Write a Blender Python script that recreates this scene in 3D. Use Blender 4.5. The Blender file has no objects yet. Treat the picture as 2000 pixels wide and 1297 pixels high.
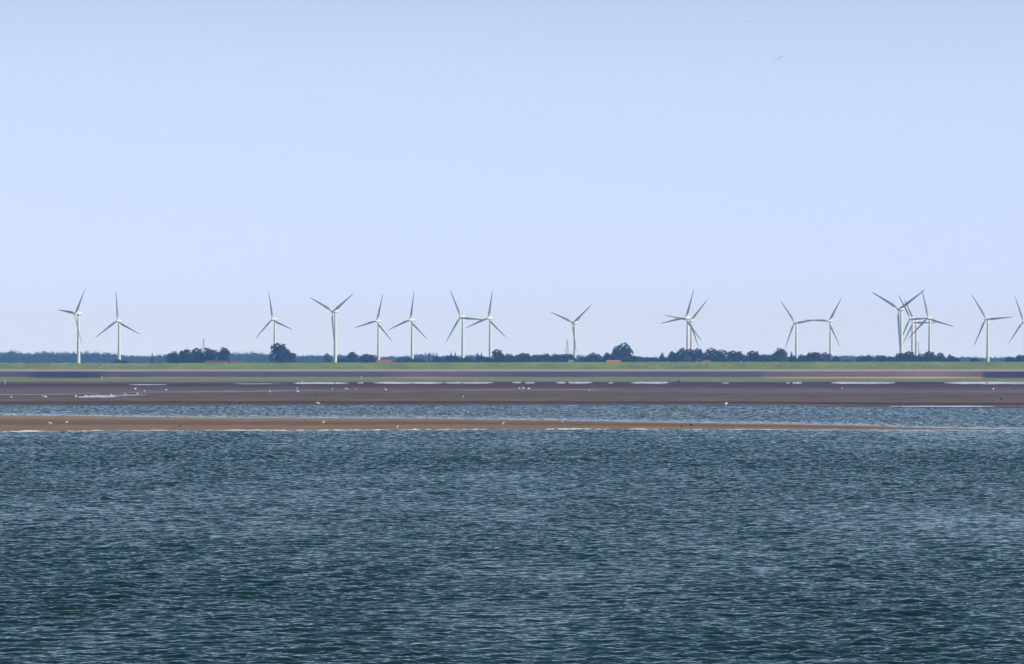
import bpy, bmesh, math, random
import numpy as np
from mathutils import Vector, Matrix

# ---------------------------------------------------------------- camera, sky, sun
sc = bpy.context.scene
COL = sc.collection
F = 11111.0            # focal length in photo pixels (2000 px wide frame, 200 mm lens)
EYE = 12.0             # height of the camera above the water
HOR = 700.0            # photo row of the flat horizon
cam = bpy.data.objects.new("camera", bpy.data.cameras.new("camera"))
COL.objects.link(cam)
sc.camera = cam
cam.data.lens = 200.0
cam.data.sensor_width = 36.0
cam.data.clip_start = 1.0
cam.data.clip_end = 60000.0
cam.location = (0, 0, EYE)
cam.rotation_euler = (math.radians(90.2656), 0, 0)

SUN_EL, SUN_AZ = math.radians(38), math.radians(112)
world = bpy.data.worlds.new("World")
sc.world = world
world.use_nodes = True
wn, wl = world.node_tree.nodes, world.node_tree.links
bg = wn['Background']
sky = wn.new('ShaderNodeTexSky')
sky.sky_type = 'NISHITA'
sky.sun_disc = False
sky.sun_elevation = SUN_EL
sky.sun_rotation = SUN_AZ
sky.air_density = 1.0
sky.dust_density = 0.6
sky.ozone_density = 2.5
tc = wn.new('ShaderNodeTexCoord')
off = wn.new('ShaderNodeVectorMath'); off.operation = 'MULTIPLY_ADD'; off.inputs[1].default_value = (1, 1, 0.6); off.inputs[2].default_value = (0, 0, 0.19)
# the sky deepens faster towards the zenith than the plain model does
sep = wn.new('ShaderNodeSeparateXYZ'); com = wn.new('ShaderNodeCombineXYZ'); sq = wn.new('ShaderNodeMath'); sq.operation = 'MULTIPLY'
ma = wn.new('ShaderNodeMath'); ma.operation = 'MULTIPLY_ADD'; ma.inputs[1].default_value = 4.5
wl.new(tc.outputs['Generated'], sep.inputs[0])
wl.new(sep.outputs[0], com.inputs[0]); wl.new(sep.outputs[1], com.inputs[1])
wl.new(sep.outputs[2], sq.inputs[0]); wl.new(sep.outputs[2], sq.inputs[1])
wl.new(sq.outputs[0], ma.inputs[0]); wl.new(sep.outputs[2], ma.inputs[2]); wl.new(ma.outputs[0], com.inputs[2])
wl.new(com.outputs[0], off.inputs[0])
wl.new(off.outputs[0], sky.inputs[0])
tint = wn.new('ShaderNodeMix'); tint.data_type = 'RGBA'; tint.blend_type = 'MULTIPLY'
tint.inputs[0].default_value = 1.0
# pale lavender haze veil low over the horizon, clear blue sky above it
veil = wn.new('ShaderNodeMapRange'); veil.interpolation_type = 'SMOOTHSTEP'
veil.inputs['From Min'].default_value = 0.045; veil.inputs['From Max'].default_value = 0.13
vmix = wn.new('ShaderNodeMix'); vmix.data_type = 'RGBA'
hmix = wn.new('ShaderNodeMix'); hmix.data_type = 'RGBA'
hmix.inputs[6].default_value = (2.03, 1.57, 1.82, 1)
hmix.inputs[7].default_value = (2.05, 1.56, 1.40, 1)
# the low air brightens and turns bluer in proportion to the path through it
hlow = wn.new('ShaderNodeMath'); hlow.operation = 'MAXIMUM'; hlow.inputs[1].default_value = 0.009
hr = wn.new('ShaderNodeMath'); hr.operation = 'DIVIDE'; hr.inputs[0].default_value = 0.009
hinv = wn.new('ShaderNodeMath'); hinv.operation = 'SUBTRACT'; hinv.inputs[0].default_value = 1.0
wl.new(sep.outputs[2], hlow.inputs[0]); wl.new(hlow.outputs[0], hr.inputs[1]); wl.new(hr.outputs[0], hinv.inputs[1]); wl.new(hinv.outputs[0], hmix.inputs[0]); wl.new(hmix.outputs[2], vmix.inputs[6])
vmix.inputs[7].default_value = (0.42, 0.56, 0.47, 1)
wl.new(sep.outputs[2], veil.inputs[0]); wl.new(veil.outputs[0], vmix.inputs[0]); wl.new(vmix.outputs[2], tint.inputs[7])
wl.new(sky.outputs[0], tint.inputs[6])
wl.new(tint.outputs[2], bg.inputs[0])
bg.inputs[1].default_value = 0.15

sun = bpy.data.objects.new("sun", bpy.data.lights.new("sun", 'SUN'))
COL.objects.link(sun)
sun.data.energy = 4.2
sun.data.angle = math.radians(0.5)
sun.data.color = (1.0, 0.965, 0.93)
SDIR = Vector((math.sin(SUN_AZ) * math.cos(SUN_EL), math.cos(SUN_AZ) * math.cos(SUN_EL), math.sin(SUN_EL)))
sun.rotation_euler = (-SDIR).to_track_quat('-Z', 'Y').to_euler()
sun.location = (300, 200, 300)

sc.view_settings.view_transform = 'Standard'
sc.view_settings.look = 'None'
sc.view_settings.exposure = 0.0
sc.view_settings.gamma = 1.0
sc.render.engine = 'CYCLES'
sc.cycles.use_denoising = True
sc.cycles.max_bounces = 6
sc.cycles.volume_bounces = 1
sc.cycles.transparent_max_bounces = 8

# ---------------------------------------------------------------- helpers
def dist(y):                      # photo row of a point on the water plane -> distance
    return EYE * F / (y - HOR)
def xat(px, D):
    return (px - 1000.0) / F * D
def zat(py, D):
    return EYE + (HOR - py) * D / F

def link(name, me, mats, parent=None, smooth=False):
    o = bpy.data.objects.new(name, me)
    COL.objects.link(o)
    if not isinstance(mats, (list, tuple)):
        mats = [mats]
    for m in mats:
        me.materials.append(m)
    if parent is not None:
        o.parent = parent
    if smooth:
        me.polygons.foreach_set('use_smooth', [True] * len(me.polygons))
    return o
def mesh(name, verts, faces):
    me = bpy.data.meshes.new(name)
    me.from_pydata([tuple(v) for v in verts], [], faces)
    me.update()
    return me
def empty(name, loc, rz=0.0, scale=1.0):
    o = bpy.data.objects.new(name, None)
    COL.objects.link(o)
    o.empty_display_size = 0.3
    o.location = loc
    o.rotation_euler = (0, 0, rz)
    o.scale = (scale, scale, scale)
    return o
def tag(o, label=None, cat=None, group=None, kind=None):
    if label: o['label'] = label
    if cat: o['category'] = cat
    if group: o['group'] = group
    if kind: o['kind'] = kind
    return o
def copy_tree(root, kids=None):
    r = root.copy(); COL.objects.link(r)
    for ch in (kids if kids is not None else root.children):
        c = ch.copy(); COL.objects.link(c); c.parent = r
        for g in ch.children:
            d = g.copy(); COL.objects.link(d); d.parent = c
    return r
ORD = ['zeroth', 'first', 'second', 'third', 'fourth', 'fifth', 'sixth', 'seventh', 'eighth', 'ninth', 'tenth',
       'eleventh', 'twelfth', 'thirteenth', 'fourteenth', 'fifteenth', 'sixteenth', 'seventeenth', 'eighteenth',
       'nineteenth', 'twentieth']
NUM = ['no', 'one', 'two', 'three', 'four', 'five', 'six', 'seven', 'eight', 'nine', 'ten', 'eleven', 'twelve']

def interp(pts, x):
    return float(np.interp(x, [p[0] for p in pts], [p[1] for p in pts]))

# simple materials
def mat(name, col, rough=0.6, spec=0.3, noise=None, ncol=None, metallic=0.0, detail=4.0, stretch=(1, 1, 1)):
    m = bpy.data.materials.new(name); m.use_nodes = True
    nt = m.node_tree; b = nt.nodes['Principled BSDF']
    b.inputs['Base Color'].default_value = (*col, 1)
    b.inputs['Roughness'].default_value = rough
    b.inputs['Specular IOR Level'].default_value = spec
    b.inputs['Metallic'].default_value = metallic
    if noise:
        t = nt.nodes.new('ShaderNodeTexCoord')
        mp = nt.nodes.new('ShaderNodeMapping'); mp.inputs['Scale'].default_value = stretch
        n = nt.nodes.new('ShaderNodeTexNoise'); n.inputs['Scale'].default_value = noise; n.inputs['Detail'].default_value = detail
        r = nt.nodes.new('ShaderNodeValToRGB')
        r.color_ramp.elements[0].position = 0.35; r.color_ramp.elements[0].color = (*col, 1)
        r.color_ramp.elements[1].position = 0.65; r.color_ramp.elements[1].color = (*(ncol or col), 1)
        nt.links.new(t.outputs['Object'], mp.inputs[0]); nt.links.new(mp.outputs[0], n.inputs['Vector'])
        nt.links.new(n.outputs['Fac'], r.inputs[0]); nt.links.new(r.outputs[0], b.inputs['Base Color'])
    return m

# ---------------------------------------------------------------- shore lines (photo column, photo row)
BAR_FRONT = [(-700, 847), (0, 843), (300, 841), (560, 841), (860, 839), (1140, 838.5), (1420, 839), (1700, 839.5), (1850, 840.2), (2000, 841), (2700, 844)]
BAR_BACK = [(-700, 808), (0, 811), (140, 812.3), (280, 814), (420, 816), (860, 817), (1000, 819.5), (1120, 821.5), (1250, 824), (1400, 826), (1560, 828.5), (1700, 831.5), (1770, 834.5), (1900, 837.2), (2000, 838.6), (2700, 842)]
MUD_NEAR = [(-700, 793.5), (0, 793), (560, 792.5), (1120, 792.6), (1420, 793.2), (1560, 794), (1680, 795.6), (1760, 796.4), (2000, 797), (2700, 798)]

# ---------------------------------------------------------------- water: one sheet with real waves
def ocean_tile(N, L, peak, lmin, ang, spread, seed):
    rng = np.random.default_rng(seed)
    k1 = 2 * np.pi * np.fft.fftfreq(N, L / N)
    kx, ky = np.meshgrid(k1, k1, indexing='ij')
    k = np.hypot(kx, ky); k[0, 0] = 1e-6
    P = np.exp(-(2 * np.pi / peak / k) ** 2) / k ** 4 * np.exp(-(k * lmin / (2 * np.pi)) ** 2)
    c = (kx * math.cos(ang) + ky * math.sin(ang)) / k
    P *= np.abs(c) ** spread + 0.06
    P[0, 0] = 0
    h = (rng.normal(size=(N, N)) + 1j * rng.normal(size=(N, N))) * np.sqrt(P)
    H = np.fft.ifft2(h)
    sx = np.real(np.fft.ifft2(1j * kx * h)); sy = np.real(np.fft.ifft2(1j * ky * h))
    s = 1.0 / math.sqrt((sx ** 2 + sy ** 2).mean())
    dx = np.real(np.fft.ifft2(1j * kx / k * h)); dy = np.real(np.fft.ifft2(1j * ky / k * h))
    return np.real(H) * s, dx * s, dy * s
def sample(field, L, x, y, rot):
    N = field.shape[0]
    c, s = math.cos(rot), math.sin(rot)
    u = ((c * x + s * y) / L * N) % N; v = ((-s * x + c * y) / L * N) % N
    i = np.floor(u).astype(np.int64); j = np.floor(v).astype(np.int64)
    fu = u - i; fv = v - j
    i %= N; j %= N; i2 = (i + 1) % N; j2 = (j + 1) % N
    return (field[i, j] * (1 - fu) * (1 - fv) + field[i2, j] * fu * (1 - fv) + field[i, j2] * (1 - fu) * fv + field[i2, j2] * fu * fv)

def smooth_noise(x, y, seed, scale):
    rng = np.random.default_rng(seed)
    g = rng.random((64, 64)) * 2 - 1
    return sample(g, 64.0, x / scale, y / scale, 0.0)

def build_water():
    rows = [-3000.0, 0.0, 120.0, 180.0]
    d = 196.0
    while d < 960:
        rows.append(d); d += 0.14 * (d / 230.0) ** 0.85
    while d < 1475:
        rows.append(d); d += 0.62
    rows = np.array(rows)
    NU = 720
    side = np.linspace(1, 3.0, 171)[1:]
    u = np.concatenate([[-30, -8], -side[::-1], np.linspace(-1, 1, NU), side, [8, 30]])
    half = 25 + 0.115 * np.maximum(rows, 0)
    X = half[:, None] * u[None, :]
    Y = np.repeat(rows[:, None], len(u), 1)
    fade = np.clip((3.0 - np.abs(u)) / 0.1, 0, 1)[None, :] * np.clip((rows - 196) / 5, 0, 1)[:, None]
    # wave strength: wind patches, calmer in the shallow channel behind the bar
    amp = 1.06 + 0.24 * smooth_noise(X, Y * 0.3, 5, 22.0) + 0.22 * smooth_noise(X, Y * 0.3, 6, 8.0) + 0.16 * smooth_noise(X, Y * 0.6, 7, 3.0)
    amp += 0.26 * np.exp(-((Y - 690) / 90) ** 2) - 0.15 * np.exp(-((Y - 400) / 80) ** 2)
    px = 1000 + X / np.maximum(Y, 50) * F
    py = HOR + EYE * F / np.maximum(Y, 50)
    back = np.interp(px, [p[0] for p in BAR_BACK], [p[1] for p in BAR_BACK])
    front = np.interp(px, [p[0] for p in BAR_FRONT], [p[1] for p in BAR_FRONT])
    mid = (back + front) / 2
    chan = py < mid
    shallow = np.clip((back - py) / 7.0, 0.0, 1.0)
    amp = np.where(chan, 0.5 + 0.75 * shallow, amp * np.clip((py - front) / 9.0 + 0.6, 0.5, 1.0))
    amp = amp * fade
    t1 = ocean_tile(640, 61.0, 3.2, 0.2, math.radians(128), 2.5, 11)
    t2 = ocean_tile(512, 37.0, 1.5, 0.18, math.radians(80), 2.0, 12)
    S1, S2 = 0.165, 0.155
    Z = np.zeros_like(X); DX = np.zeros_like(X); DY = np.zeros_like(X)
    for t, L, r, s in ((t1, 61.0, 0.0, S1), (t2, 37.0, 0.45, S2)):
        Z += s * sample(t[0], L, X, Y, r)
        a = sample(t[1], L, X, Y, r) * s; b = sample(t[2], L, X, Y, r) * s
        c_, s_ = math.cos(r), math.sin(r)
        DX += c_ * a - s_ * b; DY += s_ * a + c_ * b
    # spacing grows with distance: drop nothing, the tiles are band-limited enough
    Z *= amp; X = X - 1.05 * DX * amp; Y = Y - 1.05 * DY * amp
    n, m = X.shape
    co = np.empty((n * m, 3), np.float32)
    co[:, 0] = X.ravel(); co[:, 1] = Y.ravel(); co[:, 2] = Z.ravel()
    idx = np.arange(n * m).reshape(n, m)
    q = np.stack([idx[:-1, :-1], idx[:-1, 1:], idx[1:, 1:], idx[1:, :-1]], -1).reshape(-1, 4)
    me = bpy.data.meshes.new('water')
    me.vertices.add(n * m); me.vertices.foreach_set('co', co.ravel())
    me.loops.add(q.size); me.loops.foreach_set('vertex_index', q.ravel().astype(np.int32))
    me.polygons.add(len(q)); me.polygons.foreach_set('loop_start', np.arange(0, q.size, 4, dtype=np.int32))
    me.polygons.foreach_set('use_smooth', np.ones(len(q), bool))
    # how much silt is in the water: a real colour difference between deep and shallow
    silt = np.where(chan, 0.55 + 0.45 * (1 - shallow), np.clip(1 - (py - front) / 16.0, 0, 1) * np.clip(0.35 + (px - 500) / 1500, 0.2, 1)).astype(np.float32)
    at = me.attributes.new('silt', 'FLOAT', 'POINT'); at.data.foreach_set('value', silt.ravel())
    me.update(calc_edges=True)
    return me

def water_material():
    m = bpy.data.materials.new('sea_water'); m.use_nodes = True
    nt = m.node_tree; b = nt.nodes['Principled BSDF']
    b.inputs['Roughness'].default_value = 0.05
    b.inputs['IOR'].default_value = 1.25
    a = nt.nodes.new('ShaderNodeAttribute'); a.attribute_name = 'silt'
    mx = nt.nodes.new('ShaderNodeMix'); mx.data_type = 'RGBA'
    mx.inputs[6].default_value = (0.003, 0.018, 0.014, 1)
    mx.inputs[7].default_value = (0.06, 0.055, 0.055, 1)
    nt.links.new(a.outputs['Fac'], mx.inputs[0]); nt.links.new(mx.outputs[2], b.inputs['Base Color'])
    t = nt.nodes.new('ShaderNodeTexCoord')
    mp = nt.nodes.new('ShaderNodeMapping'); mp.inputs['Scale'].default_value = (1.0, 1.6, 1.0)
    n1 = nt.nodes.new('ShaderNodeTexNoise'); n1.inputs['Scale'].default_value = 3.2; n1.inputs['Detail'].default_value = 3
    bp = nt.nodes.new('ShaderNodeBump'); bp.inputs['Distance'].default_value = 0.035; bp.inputs['Strength'].default_value = 0.6
    nt.links.new(t.outputs['Object'], mp.inputs[0]); nt.links.new(mp.outputs[0], n1.inputs['Vector'])
    nt.links.new(n1.outputs['Fac'], bp.inputs['Height']); nt.links.new(bp.outputs[0], b.inputs['Normal'])
    return m
tag(link('water', build_water(), water_material()), 'choppy blue green sea water filling the foreground', None, None, 'structure')

# ---------------------------------------------------------------- land bands
def band(name, near, far, zf, material, nv=10, nu=420, x0=-900, x1=2900, vr=(0, 1), extra=None, label=None):
    """a strip of land between two shore lines; zf(px, v) gives its height"""
    xs = np.linspace(x0, x1, nu)
    V = np.linspace(vr[0], vr[1], nv)
    verts = []; vv = []; uu = []
    for v in V:
        for x in xs:
            a, b = near(x), far(x)
            D = a * (1 - v) + b * v
            verts.append(((x - 1000) / F * D, D, zf(x, v)))
            vv.append(v); uu.append(x)
    faces = [(j * nu + i, j * nu + i + 1, (j + 1) * nu + i + 1, (j + 1) * nu + i) for j in range(nv - 1) for i in range(nu - 1)]
    me = mesh(name, verts, faces)
    at = me.attributes.new('across', 'FLOAT', 'POINT'); at.data.foreach_set('value', vv)
    if extra:
        at = me.attributes.new('patch', 'FLOAT', 'POINT'); at.data.foreach_set('value', [extra(x, v) for x, v in zip(uu, vv)])
    o = link(name, me, material, smooth=True)
    tag(o, label, None, None, 'structure')
    return o

def land_material(name, ramp, rough=0.85, spec=0.25, nscale=0.02, stretch=(0.25, 1, 1), warp=0.10, fine=(0.8, 1.2), fscale=0.15, patch=None):
    """colour runs across the strip (wet edge to dry crown) through a ramp, warped by noise; fine speckle multiplies it"""
    m = bpy.data.materials.new(name); m.use_nodes = True
    nt = m.node_tree; N = nt.nodes.new; L = nt.links.new
    b = nt.nodes['Principled BSDF']
    b.inputs['Roughness'].default_value = rough; b.inputs['Specular IOR Level'].default_value = spec
    a = N('ShaderNodeAttribute'); a.attribute_name = 'across'
    t = N('ShaderNodeTexCoord'); mp = N('ShaderNodeMapping'); mp.inputs['Scale'].default_value = stretch
    n = N('ShaderNodeTexNoise'); n.inputs['Scale'].default_value = nscale; n.inputs['Detail'].default_value = 4
    L(t.outputs['Object'], mp.inputs[0]); L(mp.outputs[0], n.inputs['Vector'])
    s = N('ShaderNodeMath'); s.operation = 'MULTIPLY_ADD'; s.inputs[1].default_value = warp * 2; L(n.outputs['Fac'], s.inputs[0])
    s2 = N('ShaderNodeMath'); s2.operation = 'SUBTRACT'; s2.inputs[1].default_value = warp
    L(a.outputs['Fac'], s2.inputs[0]); L(s2.outputs[0], s.inputs[2])
    r = N('ShaderNodeValToRGB'); cr = r.color_ramp
    cr.elements[0].position = ramp[0][0]; cr.elements[0].color = (*ramp[0][1], 1)
    cr.elements[1].position = ramp[-1][0]; cr.elements[1].color = (*ramp[-1][1], 1)
    for p, c in ramp[1:-1]:
        e = cr.elements.new(p); e.color = (*c, 1)
    L(s.outputs[0], r.inputs[0])
    n2 = N('ShaderNodeTexNoise'); n2.inputs['Scale'].default_value = fscale; n2.inputs['Detail'].default_value = 6; n2.inputs['Roughness'].default_value = 0.7
    mp2 = N('ShaderNodeMapping'); mp2.inputs['Scale'].default_value = (1, 0.25, 1); L(t.outputs['Object'], mp2.inputs[0]); L(mp2.outputs[0], n2.inputs['Vector'])
    mr = N('ShaderNodeMapRange'); mr.inputs['From Min'].default_value = 0.3; mr.inputs['From Max'].default_value = 0.7
    mr.inputs['To Min'].default_value = fine[0]; mr.inputs['To Max'].default_value = fine[1]; L(n2.outputs['Fac'], mr.inputs[0])
    mul = N('ShaderNodeMix'); mul.data_type = 'RGBA'; mul.blend_type = 'MULTIPLY'; mul.inputs[0].default_value = 1
    L(mr.outputs[0], mul.inputs[7])
    src = r.outputs[0]
    if patch:
        pa = N('ShaderNodeAttribute'); pa.attribute_name = 'patch'
        r2 = N('ShaderNodeValToRGB'); c2 = r2.color_ramp
        c2.elements[0].position = patch[0][0]; c2.elements[0].color = (*patch[0][1], 1)
        c2.elements[1].position = patch[-1][0]; c2.elements[1].color = (*patch[-1][1], 1)
        for p, c in patch[1:-1]:
            e = c2.elements.new(p); e.color = (*c, 1)
        L(pa.outputs['Fac'], r2.inputs[0])
        mm = N('ShaderNodeMix'); mm.data_type = 'RGBA'; mm.blend_type = 'MULTIPLY'; mm.inputs[0].default_value = 1
        L(r.outputs[0], mm.inputs[6]); L(r2.outputs[0], mm.inputs[7]); src = mm.outputs[2]
    L(src, mul.inputs[6]); L(mul.outputs[2], b.inputs['Base Color'])
    return m

const = lambda y: (lambda x: dist(y))
curve = lambda pts: (lambda x: dist(interp(pts, x)))

# sand bar
SAND_W = (0.25, 0.165, 0.10); SAND_D = (0.16, 0.10, 0.073); SAND_L = (0.29, 0.205, 0.125); SAND_G = (0.19, 0.13, 0.103)
m_sand = land_material('sand', [(0.0, SAND_G), (0.05, SAND_W), (0.2, SAND_W), (0.3, SAND_D), (0.5, SAND_G), (0.7, SAND_L), (0.92, SAND_L), (1.0, SAND_D)], warp=0.06, nscale=0.01, rough=0.9, spec=0.1, fine=(0.82, 1.18))
def bar_z(x, v):
    w = max(0.15, min(1.0, (2000 - x) / 900.0))
    return 0.42 * w * (1 - (2 * v - 1) ** 2)
band('sandbar', curve(BAR_FRONT), curve(BAR_BACK), bar_z, m_sand, nv=26, vr=(-0.18, 1.18), nu=700, label='low brown sandbar with gulls between sea and channel')

# mud flat
MUD = (0.125, 0.082, 0.078); MUD_D = (0.072, 0.038, 0.042); MUD_G = (0.155, 0.116, 0.100); MUD_P = (0.12, 0.088, 0.088)
m_mud = land_material('wet_mud', [(0.0, MUD_P), (0.03, MUD_P), (0.06, MUD_D), (0.09, MUD_D), (0.12, MUD_G), (0.30, MUD), (0.45, MUD_G), (0.6, MUD), (0.78, MUD_D), (0.95, MUD), (1.0, MUD_D)],
                      warp=0.03, nscale=0.004, rough=0.85, spec=0.12, fine=(0.68, 1.32), fscale=0.06)
band('mudflat', curve(MUD_NEAR), const(747.0), lambda x, v: 0.12 + min(0.0, v) * 8 + 0.0 * v, m_mud, nv=22, vr=(-0.04, 1.0), nu=500, label='purple brown tidal mudflat beyond the channel')
# near to far; the green strip is the dike's inverted mirage painted as land
m_mirage = land_material('mirage_green', [(0.0, (0.16, 0.195, 0.085)), (0.6, (0.185, 0.22, 0.09)), (1.0, (0.23, 0.21, 0.125))], warp=0.08, nscale=0.003, fscale=0.02, rough=0.95, spec=0.05)
band('dike_mirage', const(747.0), const(740.0), lambda x, v: 0.12 + 0.2 * v, m_mirage, label='green inverted mirage of the dike, painted as a strip of land')
m_reed = land_material('marsh_scrub', [(0.0, (0.32, 0.25, 0.21)), (0.12, (0.30, 0.23, 0.20)), (0.2, (0.12, 0.072, 0.082)), (0.5, (0.135, 0.098, 0.102)), (0.86, (0.10, 0.062, 0.072)), (1.0, (0.18, 0.12, 0.11))],  # pale near edge: mirage of the dry grass painted into the ramp
                       warp=0.05, nscale=0.002, fscale=0.02, rough=0.95, spec=0.05,
                       patch=[(0.0, (0.25, 0.3, 0.55)), (0.35, (0.62, 0.85, 0.95)), (0.5, (1, 1, 1)), (1.0, (1.9, 1.75, 1.6))])
def reed_patch(x, v):
    p = interp([(-900, 0.4), (40, 0.35), (75, 0.05), (150, 0.0), (198, 0.12), (208, 0.4), (235, 0.42), (246, 0.33), (280, 0.33), (300, 0.42), (360, 0.42), (520, 0.35), (740, 0.36), (800, 0.52), (900, 0.5), (960, 0.38),
                (1060, 0.25), (1200, 0.4), (1290, 0.3), (1480, 0.35), (1500, 0.55), (1600, 0.7), (1740, 0.8), (1800, 1.0), (1840, 0.95), (1915, 0.6), (1925, 0.05), (2000, 0.0), (2300, 0.3)], x)
    return p
band('marsh_scrub', const(740.0), const(726.6), lambda x, v: 0.32 + 0.2 * v, m_reed, nv=12, nu=900, extra=reed_patch, label='dark purple strip of heath and creeks, its near edge a painted mirage')
m_straw = land_material('dry_grass', [(0.0, (0.39, 0.30, 0.27)), (0.55, (0.38, 0.31, 0.25)), (1.0, (0.27, 0.26, 0.15))], warp=0.1, nscale=0.002, fscale=0.02, rough=0.95, spec=0.05)
band('dry_foreshore', const(726.6), const(722.2), lambda x, v: 0.52 + 0.1 * v, m_straw, label='pale strip of dry grass before the dike')
# dike
CREST = [(-900, 711.5), (0, 709.8), (280, 709.0), (560, 708.2), (840, 707.6), (1120, 707.0), (1400, 706.6), (2000, 706.4), (2900, 706.0)]
DIKE0 = dist(722.2); DIKE1 = 6112.0
m_dike = land_material('dike_grass', [(0.0, (0.20, 0.22, 0.05)), (0.3, (0.165, 0.22, 0.025)), (0.7, (0.185, 0.245, 0.015)), (1.0, (0.15, 0.225, 0.015))], warp=0.12, nscale=0.004, fscale=0.03, rough=0.95, spec=0.05, fine=(0.62, 1.28))
def crest_z(x): return zat(interp(CREST, x), DIKE1)
band('dike', lambda x: DIKE0, lambda x: DIKE1, lambda x, v: 0.62 + (crest_z(x) - 0.62) * v, m_dike, nv=10, label='long green grass dike dotted with sheep')
band('dike_top', lambda x: DIKE1, lambda x: DIKE1 + 32, lambda x, v: crest_z(x) - max(0, (v - 0.2)) * 9.0, m_dike, nv=5, label='top and landward side of the green dike')
# farmland sheet to the horizon, seabed under everything
m_field = mat('field_grass', (0.11, 0.17, 0.05), 0.95, 0.05, noise=0.002, ncol=(0.17, 0.18, 0.07))
gm = mesh('fields', [(-6000, DIKE1 + 28, 0.9), (6000, DIKE1 + 28, 0.9), (6000, 12300, 0.9), (-6000, 12300, 0.9)], [(0, 1, 2, 3)])
tag(link('fields', gm, m_field), 'flat farmland behind the dike', None, None, 'structure')
gm = mesh('seabed', [(-6000, -3000, -1.2), (6000, -3000, -1.2), (6000, 12300, -1.2), (-6000, 12300, -1.2)], [(0, 1, 2, 3)])
tag(link('seabed', gm, mat('seabed_mud', (0.08, 0.06, 0.05), 0.9, 0.1)), 'mud bed under the water and flats', None, None, 'structure')

# wet films and pools lying on the flats, and mirage drawn likewise
def film_material(name, cover, rough, nscale=0.03):
    m = bpy.data.materials.new(name); m.use_nodes = True
    nt = m.node_tree; N = nt.nodes.new; L = nt.links.new
    b = nt.nodes['Principled BSDF']; out = nt.nodes['Material Output']
    b.inputs['Base Color'].default_value = (0.10, 0.085, 0.09, 1); b.inputs['Roughness'].default_value = 0.9
    g = N('ShaderNodeBsdfGlossy'); g.inputs['Color'].default_value = (0.92, 0.92, 0.92, 1); g.inputs['Roughness'].default_value = rough
    t = N('ShaderNodeTexCoord'); mp = N('ShaderNodeMapping'); mp.inputs['Scale'].default_value = (0.5, 0.2, 1)
    n = N('ShaderNodeTexNoise'); n.inputs['Scale'].default_value = nscale; n.inputs['Detail'].default_value = 5
    L(t.outputs['Object'], mp.inputs[0]); L(mp.outputs[0], n.inputs['Vector'])
    mr = N('ShaderNodeMapRange'); mr.inputs['From Min'].default_value = 0.38; mr.inputs['From Max'].default_value = 0.62
    mr.inputs['To Min'].default_value = cover[0]; mr.inputs['To Max'].default_value = cover[1]; L(n.outputs['Fac'], mr.inputs[0])
    ms = N('ShaderNodeMixShader'); L(mr.outputs[0], ms.inputs[0]); L(b.outputs[0], ms.inputs[1]); L(g.outputs[0], ms.inputs[2])
    L(ms.outputs[0], out.inputs[0])
    return m
m_pool = film_material('calm_pool_water', (0.75, 1.0), 0.04)
m_film = film_material('wet_film', (0.12, 0.5), 0.15)
m_thin = film_material('thin_wet_film', (0.0, 0.2), 0.25)
random.seed(3)
def film(name, centre, halfh, x0, x1, material, z, label, n=None, rag=0.35):
    """an irregular sheet of still water; centre(px) row, halfh half thickness in rows"""
    n = n or max(8, int((x1 - x0) / 4))
    rng = random.Random(int(x0 * 7 + z * 1000))
    verts = []; 
    ph = [rng.random() * 6.28 for _ in range(6)]
    for i in range(n + 1):
        t = i / n; x = x0 + (x1 - x0) * t
        env = min(1.0, t * 6, (1 - t) * 6) ** 0.6 + 0.02
        w1 = 1 + rag * (math.sin(x * 0.11 + ph[0]) * 0.5 + math.sin(x * 0.31 + ph[1]) * 0.3 + math.sin(x * 0.73 + ph[2]) * 0.2)
        w2 = 1 + rag * (math.sin(x * 0.09 + ph[3]) * 0.5 + math.sin(x * 0.37 + ph[4]) * 0.3 + math.sin(x * 0.81 + ph[5]) * 0.2)
        c = centre(x)
        for s, w in ((1, w1), (-1, w2)):
            D = dist(c + s * halfh * env * w)
            verts.append((xat(x, D), D, z))
    faces = [(2 * i, 2 * i + 2, 2 * i + 3, 2 * i + 1) for i in range(n)]
    return tag(link(name, mesh(name, verts, faces), material), label, None, None, 'structure')
WL = [(-900, 772), (0, 771.2), (130, 771), (200, 769), (280, 767.2), (420, 765.6), (560, 764.2), (680, 763), (1000, 762.2), (1200, 761.5), (1700, 761.5), (2900, 763)]
film('wet_sand', lambda x: interp(WL, x), 0.75, -880, 880, m_film, 0.16, 'thin shining wet line across the left mudflat')
film('wet_sand', lambda x: interp(WL, x), 0.8, 850, 1210, m_film, 0.17, 'thin shining wet line across the middle mudflat')
film('wet_sand', lambda x: interp(WL, x), 1.1, 1190, 1800, m_thin, 0.16, 'faint damp streak across the right mudflat', rag=0.8)
film('wet_sand', lambda x: interp(WL, x) + 2.4, 0.7, -880, 160, m_thin, 0.18, 'damp streak left of the long pool')
film('wet_sand', lambda x: 765.5, 2.6, 1140, 2600, m_thin, 0.15, 'damp greyish mud sheen on the right')
film('pool', lambda x: 776.0 - (x - 190) * 0.012, 1.4, 150, 232, m_pool, 0.19, 'bright pool on the left mudflat')
film('pool', lambda x: 773.6 - (x - 200) * 0.012, 0.6, 165, 290, m_pool, 0.21, 'narrow bright pool above the wider one')
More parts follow.
